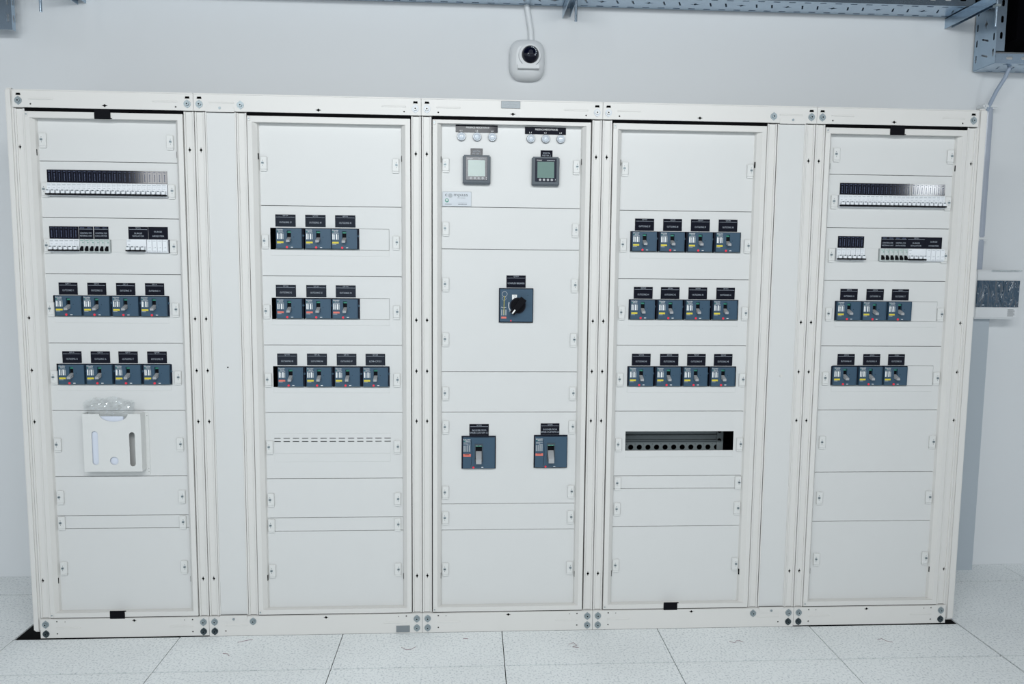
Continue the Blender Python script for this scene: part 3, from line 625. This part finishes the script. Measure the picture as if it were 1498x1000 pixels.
def make_isolator():
    r = thing('surge_isolator', 'x', 'isolator switch'); h = .0482; W = .0700
    q = MB(); q.box(-W / 2, W / 2, -.010, .05, 0, h, 'mcb', .0008); q.build('body', r)
    q = MB(); q.box(-W * .46, -W * .30, -.010, -.0102, h * .86, h * .9, 'grey'); q.box(-W * .43, -W * .33, -.010, -.0102, h * .6, h * .63, 'grey'); q.build('marking', r)
    for i in range(4):
        x = -W / 2 + W * (i + .5) / 4; q = MB(); q.box(x - .006, x + .006, -.010, -.024, h * .20, h * .47, 'mcb', .001); q.box(x - .0045, x + .0035, -.024, -.0243, h * .40, h * .455, 'boltd'); q.build('toggle', r)
    q = MB(); q.box(-W / 2 + .0005, W / 2 - .003, -.010, -.0235, h * .085, h * .185, 'black'); q.build('toggle_gap_shade', r)  # black strip painting the shadowed gap under the four toggles
    return r
pi_ = make_isolator(); pi_.location = (.3918, YP, 1.4615); pi_['label'] = 'four-pole white switch block under the SURGE ISOLATOR plate, left-end cabinet'
dup(pi_, (3.3652, YP, 1.4590), 'four-pole white switch block under the SURGE ISOLATOR plate, right-end cabinet')
def make_arrester():
    r = thing('surge_arrester', 'x', 'surge arrester'); h = .0482; W = .074
    q = MB(); q.box(-W / 2, W / 2, -.010, .05, 0, h, 'mcb', .0008); q.box(W / 2, W / 2 + .0025, -.004, .02, 0, h, 'case'); q.build('body', r)
    for i in range(4):
        x = -W / 2 + W * (i + .5) / 4; q = MB(); q.box(x - .0085, x + .0085, -.010, -.0145, h * .06, h * .97, 'mcb', .0006)
        q.box(x - .004, x + .004, -.0145, -.0147, h * .36, h * .385, 'grey'); q.box(x + .002, x + .004, -.0145, -.0147, h * .36, h * .43, 'grey'); q.box(x - .005, x + .005, -.0145, -.0147, h * .12, h * .15, 'grey'); q.box(x - .005, x + .005, -.0145, -.0147, h * .87, h * .9, 'grey'); q.build('cartridge', r)
    return r
pa = make_arrester(); pa.location = (.4675, YP, 1.4615); pa['label'] = 'white surge arrester block at right end of the short row, left-end cabinet'
dup(pa, (3.4385, YP, 1.4590), 'white surge arrester block at right end of the short row, right-end cabinet')

# black label strips over the module rows
def label_strip(x0, z0, x1, z1, n, label, shine=False):
    o = thing('label_strip', label, 'label strip', ((x0 + x1) / 2, YP, z0)); w, h = x1 - x0, z1 - z0
    q = MB(); q.box(-w / 2, w / 2, 0, -.0022, 0, h, 'gloss', .0004); q.build('plate', o)
    q = MB(); y = -.0027
    for i in range(n):
        x = -w / 2 + w * (i + .5) / n
        q.scribble(x, h * .88, y, w / n * .5, .0028, 'dim', 3)
        if i: q.box(x - w / n / 2 - .0003, x - w / n / 2 + .0003, -.0022, y, 0.003, h - .003, 'dim')
        for t in range(6): q.box(x - .0016, x + (.0010 if (i + t) % 3 else .0016), -.0022, y, h * (.14 + .1 * t), h * (.14 + .1 * t) + .0030, 'dim')
    q.build('lettering', o)
label_strip(.0800, 1.7140, .3640, 1.7590, 16, 'long black label strip above the long module row, left-end cabinet')
label_strip(.3655, 1.7140, .5060, 1.7590, 8, 'shorter black label strip at the right of the long row, left-end cabinet')
label_strip(3.0488, 1.7130, 3.3283, 1.7575, 16, 'long black label strip above the long module row, right-end cabinet')
label_strip(3.3341, 1.7130, 3.4670, 1.7570, 8, 'shorter black label strip catching the light, right-end cabinet')
label_strip(.0780, 1.5095, .1808, 1.5545, 6, 'black six-field label strip above the short row, left-end cabinet')
label_strip(3.0507, 1.5095, 3.1543, 1.5540, 6, 'black six-field label strip above the short row, right-end cabinet')
for x0, x1, z0, z1, code, ln, lab in (
  (.1832, .2340, 1.5100, 1.5550, '', [('CONTROL FOR', .8), ('METERING UNIT', .86)], 'black nameplate reading CONTROL FOR METERING UNIT, left-end cabinet'),
  (.2372, .2885, 1.5100, 1.5552, '', [('CONTROL FOR', .8), ('DATA METER', .8)], 'black nameplate reading CONTROL FOR DATA METER, left-end cabinet'),
  (.3607, .4310, 1.5112, 1.5560, 'QF131', [('SURGE', .40), ('ISOLATOR', .58)], 'black nameplate reading SURGE ISOLATOR, left-end cabinet'),
  (.4328, .5023, 1.5112, 1.5564, None, [('SURGE', .40), ('ARRESTER', .62)], 'black nameplate reading SURGE ARRESTER, left-end cabinet'),
  (3.2242, 3.2770, 1.5090, 1.5530, '', [('CONTROL FOR', .8), ('METERING UNIT', .86)], 'black nameplate reading CONTROL FOR METERING UNIT, right-end cabinet'),
  (3.2778, 3.3272, 1.5090, 1.5530, '', [('CONTROL FOR', .8), ('DATA METER', .8)], 'black nameplate reading CONTROL FOR DATA METER, right-end cabinet'),
  (3.3280, 3.4012, 1.5092, 1.5530, 'QF531', [('SURGE', .40), ('ISOLATOR', .58)], 'black nameplate reading SURGE ISOLATOR, right-end cabinet'),
  (3.4020, 3.4690, 1.5092, 1.5530, None, [('SURGE', .40), ('ARRESTER', .62)], 'black nameplate reading SURGE ARRESTER, right-end cabinet')):
    nameplate(x0, z0, x1, z1, code, ln, lab, size=.0055)

# ------------------------------------------------------------------ meters and lamps of the central cabinet
def make_meter():
    r = thing('power_meter', 'x', 'power meter'); W, H = .1030, .1055
    q = MB(); q.box(-W / 2, W / 2, -.020, .04, 0, H, 'bezel', .004, 2); q.build('housing', r)
    q = MB(); q.box(-.040, .040, -.020, -.0215, .014, H - .006, 'bezel2', .001); q.build('front_panel', r)
    q = MB(); q.box(-.0315, .0310, -.0215, -.0222, .028, .0865, 'lcd'); q.build('screen', r)
    for i in range(4): q = MB(); q.cyl(-.021 + i * .0145, .0205, .0046, -.0215, -.0232, 'toggle', 14); q.build('button', r)
    q = MB(); q.text('Schneider', -.024, .0925, -.0219, .004, 'white', .020); q.scribble(.019, .0920, -.0219, .030, .003, 'grey', 10)
    q.cyl(.036, .023, .0011, -.0215, -.022, 'white', 8); q.cyl(.036, .0178, .0011, -.0215, -.022, 'white', 8); q.build('lettering', r)
    return r
me1 = make_meter(); me1.location = (1.6440, YP, 1.7295); me1['label'] = 'left square power meter with bright reflecting screen, central cabinet'; me1['group'] = 'power meters'
dup(me1, (1.9032, YP, 1.7275), 'right square power meter with dull green screen, central cabinet', 'power meters')
nameplate(1.6214, 1.8370, 1.6662, 1.8625, None, [('DIGITAL', .62), ('METER 1', .70)], 'small grey-black nameplate on top of the left power meter', size=.0055)
nameplate(1.8849, 1.8350, 1.9294, 1.8600, None, [('DIGITAL', .62), ('METER 2', .70)], 'small nameplate reading DIGITAL METER 2 on top of the right power meter', size=.0055)
LAMPX = [1.5869, 1.6451, 1.7022, 1.8467, 1.9027, 1.9596]
def ind_strip(x0, x1, z0, z1, t, lx, label):
    o = thing('indicator_label', label, 'label strip', ((x0 + x1) / 2, YP, z0)); w, h = x1 - x0, z1 - z0; xc = (x0 + x1) / 2
    q = MB(); q.box(-w / 2, w / 2, 0, -.0022, 0, h, 'gloss', .0004); q.build('plate', o)
    q = MB(); q.text(t, .004, h * .68, -.0027, .0062, 'white', w * .55)
    for i, x in enumerate(lx): q.text('L%d' % (i + 1), x - xc - .001, h * .22, -.0027, .005, 'white', .0085)
    q.build('lettering', o)
ind_strip(1.5661, 1.7214, 1.9210, 1.9475, 'PRESENCE INDICATION B1', LAMPX[:3], 'label strip shining silver over the left three lamps, central cabinet')
ind_strip(1.8251, 1.9785, 1.9188, 1.9445, 'PRESENCE INDICATION B2', LAMPX[3:], 'navy label strip over the right three lamps, central cabinet')
def make_lamp():
    r = thing('indicator_lamp', 'x', 'indicator lamp'); q = MB(); q.cyl(0, 0, .0158, .01, -.008, 'ring', 28); q.cyl(0, 0, .0158, -.008, -.010, 'ring', 28, .0145); q.build('ring', r)
    q = MB(); q.dome(0, -.0095, 0, .0124, .0075, 'lens', 28, 7); q.build('lens', r); return r
pl = make_lamp()
for i, x in enumerate(LAMPX):
    side = 'left' if i < 3 else 'right'; lab = 'round white indicator lamp, %s of the %s trio, central cabinet' % (('leftmost', 'middle one', 'rightmost')[i % 3], side); z = 1.9045 if i < 3 else 1.9018
    if i == 0: pl.location = (x, YP, z); pl['label'] = lab; pl['group'] = 'indicator lamps'
    else: dup(pl, (x, YP, z), lab, 'indicator lamps')
# maker's plate
o = thing('maker_plate', 'silver plate with the compass logo below the left power meter', 'metal plate', (1.5706, YP, 1.6475)); W, H = .1075, .0540
q = MB(); q.box(-W / 2, W / 2, 0, -.0014, 0, H, 'plate', .0004); q.plate(rectp(-W / 2, 0, W / 2, H), [rectp(-W / 2 + .0012, .0012, W / 2 - .0012, H - .0012)], -.0014, -.0019, 'grey'); q.build('plate', o)
q = MB(); y = -.0019
q.text('c', -.0400, .0410, y, .0125, 'tdark', .0090); q.text('mpass', .0145, .0395, y, .0120, 'tdark', .0520); q.cyl(-.0245, .0395, .0082, -.0014, -.0017, 'grey', 20); q.text('Power Solutions', .0165, .0315, y, .0035, 'tdark', .028)
q.cyl(-.0375, .0215, .0072, -.0014, -.0017, 'green', 20); q.cyl(-.0375, .0225, .0045, -.0017, -.0019, 'relay', 16)
q.scribble(-.0320, .0085, y, .026, .0025, 'tdark', 14); q.scribble(.021, .0125, y, .033, .0022, 'grey', 18); q.scribble(.021, .0080, y, .033, .003, 'tdark', 16)
q.build('lettering', o)

# ------------------------------------------------------------------ document pocket
o = thing('document_pocket', 'white plastic document pocket with two slots, fixed to the left-end cabinet', 'document holder', (.1759, YP, .6287))
px0, px1, pz0, pz1 = .0204, .2297, .0223, .2398      # front shell, relative to the base point
dpt = .040
q = MB(); q.box(0, .2421, -.002, 0, 0, .2370, 'clip', .0008)
for z in (.012, .023, .226): q.cyl(.2372, z, .0012, -.002, -.0024, 'dark', 6)
q.build('back_plate', o)
q = MB()
cut = [(px0, pz0), (px1, pz0), (px1, pz1)] + [(.1327 + .0523 * math.cos(a), pz1 - .0292 * math.sin(a)) for a in [PI * i / 14 for i in range(15)]] + [(px0, pz1)]
q.plate(cut, [slot(.0622, .1115, .0229, .128), slot(.1964, .1068, .0208, .129), circ(.1293, .063, .0155, 20)], -dpt, -dpt + .002, 'clip')
q.box(px0, px0 + .002, -dpt + .002, -.002, pz0, pz1, 'clip'); q.box(px1 - .002, px1, -dpt + .002, -.002, pz0, pz1, 'clip'); q.box(px0 + .002, px1 - .002, -dpt + .002, -.002, pz0, pz0 + .002, 'clip')
q.build('pocket_shell', o)
o = thing('document', 'white folded papers inside the document pocket', 'paper', (.2010, YP - .026, .6535))
q = MB(); q.box(.0000, .139, -.008, -.005, .0, .205, 'paper'); q.box(.002, .141, -.0045, -.002, .0, .202, 'paper'); q.build('sheets', o)
# crumpled clear bag sticking out of the pocket
bm = bmesh.new(); bmesh.ops.create_grid(bm, x_segments=30, y_segments=18, size=.5)
rnd = random.Random(5)
for v in bm.verts:
    u, t = v.co.x, v.co.y + .5
    x = (.070 + .022 * min(1, max(0, (t - .35) / .25))) * u * 2 + rnd.uniform(-.0018, .0018); z = .125 * t - .016 * (abs(u) * 2) ** 2 * t + .004 * math.sin(15 * u) * t
    y = .004 * math.sin(13 * u + 4 * t) * t + rnd.uniform(-.0026, .0026) * min(1, .25 + t)
    v.co = Vector((x, y, z))
q = MB(); q.bm(bm, 'film', False)
q.build('plastic_bag', None, (.281, YP - .012, .802)); o = C.objects['plastic_bag']; tag(o, 'crumpled clear plastic bag sticking out of the document pocket', 'plastic bag')

# ------------------------------------------------------------------ surveillance camera
o = thing('security_camera', 'white wall camera with a dark glossy eye above the central cabinet', 'security camera', (1.866, WALL_Y, 2.33))
q = MB(); n = 40; sup = []
for i in range(n):
    a = 2 * PI * i / n; c_, s_ = math.cos(a), math.sin(a); e = 2 / 3.2
    sup.append((.078 * math.copysign(abs(c_) ** e, c_), .088 * math.copysign(abs(s_) ** e, s_)))
vs = []; fs = []
prof = [(.0004, .98), (0, 1.0), (-.022, 1.0), (-.036, .95), (-.048, .82), (-.054, .62)]
for y_, sc in prof: vs += [(p[0] * sc, y_, p[1] * sc) for p in sup]
for i in range(len(prof) - 1):
    for j in range(n): fs.append((i * n + j, i * n + (j + 1) % n, (i + 1) * n + (j + 1) % n, (i + 1) * n + j))
q.add(vs, fs, 'camw', True); q.add(vs, [tuple(range((len(prof) - 1) * n, len(prof) * n))], 'camw'); q.build('housing', o)
q = MB(); q.cyl(.010, .012, .050, -.052, -.062, 'camw', 32, .047, True); q.build('collar', o)
q = MB(); q.dome(.012, -.060, .014, .038, .032, 'dome', 32, 12); d_ = q.build('dome', o)
q = MB()
for i in range(7): a = math.radians(-35 + 20 * i); q.cyl(.014 + .021 * math.cos(a), .018 + .021 * math.sin(a), .0022, -.080, -.0875, 'lens', 8)
q.cyl(.012, .016, .010, -.088, -.0935, 'bezel2', 16); q.build('lens', d_)
q = MB(); q.prism([(-.042, -.048), (.050, -.048), (.050, -.034), (.0, -.026), (-.042, -.030)], -.054, -.076, 'camw'); q.build('lower_lip', o)
q = MB(); q.tube([(1.850, WALL_Y - .013, 2.95), (1.853, WALL_Y - .013, 2.64), (1.866, WALL_Y - .013, 2.55), (1.882, WALL_Y - .013, 2.46), (1.885, WALL_Y - .013, 2.405)], .0125, 'camw', 12)
tag(q.build('cable_conduit'), 'white cable conduit rising up the wall from the security camera', 'conduit')

# ------------------------------------------------------------------ cable trays
def tray_parts(o, length, w, h, axis):
    """channel tray of given length; base in its own plane, two side flanges."""
    step = .068; n = int(length / step); st = [step * (i + .5) + (length - n * step) / 2 for i in range(n)]
    holes = []
    for i, s in enumerate(st):
        holes.append(slot(s, w * .11, .032, .009, 3)); holes.append(slot(s, w * .89, .032, .009, 3))
        if i % 3 == 2: holes.append(diamond(s, w * .5, .022, .011))
        else: holes.append([(s - .009 - .003, w * .36), (s - .009 + .004, w * .35), (s + .009 + .003, w * .64), (s + .009 - .004, w * .65)])
    fl = [slot(s, h * .55, .030, .012, 3) for s in st]
    return holes, fl
def h_tray(name, label, x0, x1, y0, y1, z, h):
    o = thing(name, label, 'cable tray', (x0, y0, z), 'cable trays'); Lg = x1 - x0; w = y1 - y0
    ho, fl = tray_parts(o, Lg, w, h, 'x')
    q = MB(); q.plate(rectp(0, 0, Lg, w), ho, 0, .0015, 'galv', 'xy'); q.build('base', o)
    for y in (0, w - .0015): q = MB(); q.plate(rectp(0, .0015, Lg, h), fl, y, y + .0015, 'galv', 'xz'); q.build('side_flange', o)
    return o
def v_tray(name, label, x, sgn, y0, y1, z0, z1, h, cut=0):
    o = thing(name, label, 'cable tray', (x, y0, z0), 'cable trays'); Lg = z1 - z0; w = y1 - y0
    ho, fl = tray_parts(o, Lg, w, h, 'z')
    q = MB(); q.plate([(p[1], p[0]) for p in rectp(0, 0, Lg, w)], [[(p[1], p[0]) for p in e] for e in ho], 0, sgn * .0015, 'galv', 'yz'); q.build('base', o)
    for y in (0, w - .0015):
        q = MB(); q.plate([(sgn * p[1], p[0]) for p in rectp(cut, .0015, Lg, h)], [[(sgn * p[1], p[0]) for p in e] for e in fl if e[0][0] > cut + .04], y, y + .0015, 'galv', 'xz'); q.build('side_flange', o)
    return o
TY0, TY1 = .430, .572
h_tray('cable_tray', 'long perforated cable tray running under the ceiling above the cabinets', -.25, 3.80, TY0, TY1, 2.5655, .050)
v_tray('cable_tray', 'short vertical cable tray dropping at the right, above the control box', 3.906, 1, TY0, TY1, 2.333, 2.70, .040, .050)
h_tray('cable_tray', 'low cable tray running out at the right edge, over the control box', 3.9085, 5.6, TY0, TY1, 2.331, .042)
o = thing('cable_tray', 'vertical cable tray at the upper left corner', 'cable tray', (-.280, .50, 2.384), 'cable trays'); Lg = 3.499 - 2.384; w = .145
ho, fl = tray_parts(o, Lg, w, .024, 'z')
q = MB(); q.plate([(-p[1], p[0]) for p in rectp(0, 0, Lg, w)], [[(-p[1], p[0]) for p in e] for e in ho], 0, .0015, 'galv', 'xz'); q.build('base', o)
for x in (-.0015, -w): q = MB(); q.plate([(p[1], p[0]) for p in rectp(0, .0015, Lg, .024)], [[(p[1], p[0]) for p in e] for e in fl], x, x + .0015, 'galv', 'yz'); q.build('side_flange', o)
def hanger(x, label, rod_z, ry=.27):
    o = thing('tray_hanger', label, 'bracket', (x, WALL_Y, 2.5195), 'tray hangers')
    q = MB()
    q.box(0, .0025, -.335, 0, 0, .045, 'galv'); q.box(0, .036, -.335, 0, .0425, .045, 'galv'); q.box(.0335, .036, -.30, 0, .006, .0425, 'galv'); q.build('strut', o)
    q = MB(); q.tube([(.018, ry - WALL_Y, rod_z - 2.5195), (.018, ry - WALL_Y, .99)], .0055, 'galv', 8); q.build('threaded_rod', o)
    q = MB()
    for zz in (-.008, .055): q.cyl(.018, 0, .010, 0, .008, 'steel', 6)
    q = MB(); q.box(.008, .028, ry - WALL_Y - .010, ry - WALL_Y + .010, -.010, -.001, 'steel'); q.box(.006, .030, ry - WALL_Y - .012, ry - WALL_Y + .012, .0455, .054, 'steel'); q.build('nut', o)
hanger(2.022, 'tray hanger with a threaded rod end, right of the security camera', 2.405)
hanger(-.055, 'tray hanger with a rod end at the upper left corner', 2.385)
hanger(3.768, 'tray hanger strut beside the dropping tray at upper right', 2.43)
# black duct hiding the wall above the trays
q = MB(); q.box(3.975, 5.9, .40, WALL_Y - .002, 2.425, 3.2, 'duct'); q.box(3.80, 3.975, .574, WALL_Y - .002, 2.600, 3.2, 'duct')
tag(q.build('ventilation_duct'), 'black duct above the cable trays in the upper right corner', 'duct')
# cable down to the box
q = MB(); q.tube([(4.012, .480, 2.3295), (3.998, .485, 2.285), (3.976, .505, 2.23), (3.965, .535, 2.165), (3.966, .553, 2.10)], .0085, 'cable', 10)
tag(q.build('cable'), 'blue-grey cable bending from the low tray into the wall conduit', 'cable')
o = thing('wall_conduit', 'grey vertical conduit on the wall above the control box', 'conduit', (3.974, .553, 1.435))
q = MB(); q.tube([(0, 0, 0), (0, 0, .74)], .0235, 'conduit', 16); q.build('pipe', o)
for z in (.13, .725): q = MB(); q.box(-.034, .032, -.027, .031, z, z + .022, 'camw', .006, 2); q.build('clamp', o)
# wall-mounted control box
o = thing('control_box', 'white wall box with a dark film-covered window, right of the cabinets', 'control box', (3.93, WALL_Y, 1.2085)); W, H = .208, .224
q = MB(); q.box(0, W, -.100, 0, 0, H, 'camw', .006, 2); q.build('housing', o)
q = MB(); q.box(.004, W - .004, -.106, -.098, .0545, .1755, 'wrap', .001); q.build('window', o)
q = MB()
for i in range(7): q.box(W - .050, W - .050 + (.034 if i % 3 else .028), -.1000, -.1006, .042 - i * .0048, .0438 - i * .0048, 'tdark')
q.build('printed_label', o)
q = MB(); q.tube([(.068, -.104, .219), (W + .002, -.104, .220)], .0045, 'film', 10); q.build('rolled_film', o)

for o in C.objects:
    if o.parent is None and 'label' in o and abs(o.location.y - YP) < 1e-4 and not o.name.startswith(('switchgear', 'document')):
        o.location = (KX(o.location.x), YP, KZ(o.location.z))

# ------------------------------------------------------------------ camera
cam = bpy.data.cameras.new('camera'); co = bpy.data.objects.new('camera', cam); C.objects.link(co)
R = [[0.998489, 0.054798, -0.004146], [-0.054152, 0.993956, 0.09549], [0.009353, -0.095121, 0.995422]]
mw = Matrix.Identity(4)
for i in range(3): mw[i][0] = R[i][0]; mw[i][1] = R[i][2]; mw[i][2] = -R[i][1]
mw.translation = (1.6268, -2.7944, 1.4067); co.matrix_world = mw
cam.sensor_width = 36; cam.lens = 1084.79 / 1498 * 36; cam.clip_start = .02; cam.clip_end = 60
bpy.context.scene.camera = co

# ------------------------------------------------------------------ lights
def area(name, loc, tgt, sx, sy, power, col):
    l = bpy.data.lights.new(name, 'AREA'); l.shape = 'RECTANGLE'; l.size = sx; l.size_y = sy; l.energy = power; l.color = col
    o = bpy.data.objects.new(name, l); C.objects.link(o); o.location = loc
    o.rotation_euler = (Vector(tgt) - Vector(loc)).to_track_quat('-Z', 'Y').to_euler(); return o
area('ceiling_lamp_row', (1.65, -2.90, 2.80), (1.65, -.75, 0), 3.6, .35, 80, (.95, .985, 1.0))
area('lamp_left', (-.74, -3.0, 2.09), (.49, 0, 1.73), .22, .35, 5, (.97, .99, 1.0))
area('lamp_middle', (1.58, -3.6, 2.38), (1.6, 0, 1.8), .46, .7, 9, (.95, .99, 1.0))
area('lamp_right', (5.26, -3.0, 2.11), (3.37, 0, 1.74), .20, .15, 5, (.9, .96, 1.0))
area('added_blue_fill', (.45, -3.9, 1.2), (1.2, 0, 1.2), 1.2, 1.4, 6, (.62, .82, 1.0))  # added soft bluish fill behind the camera, lifts the breaker faces
w = bpy.data.worlds.new('world'); bpy.context.scene.world = w; w.use_nodes = True
bg = w.node_tree.nodes['Background']; bg.inputs['Color'].default_value = (.84, .92, 1.0, 1); bg.inputs['Strength'].default_value = .48
vs_ = bpy.context.scene.view_settings; vs_.view_transform = 'Standard'; vs_.look = 'None'; vs_.gamma = 1; vs_.exposure = 0.2; vs_.use_curve_mapping = False
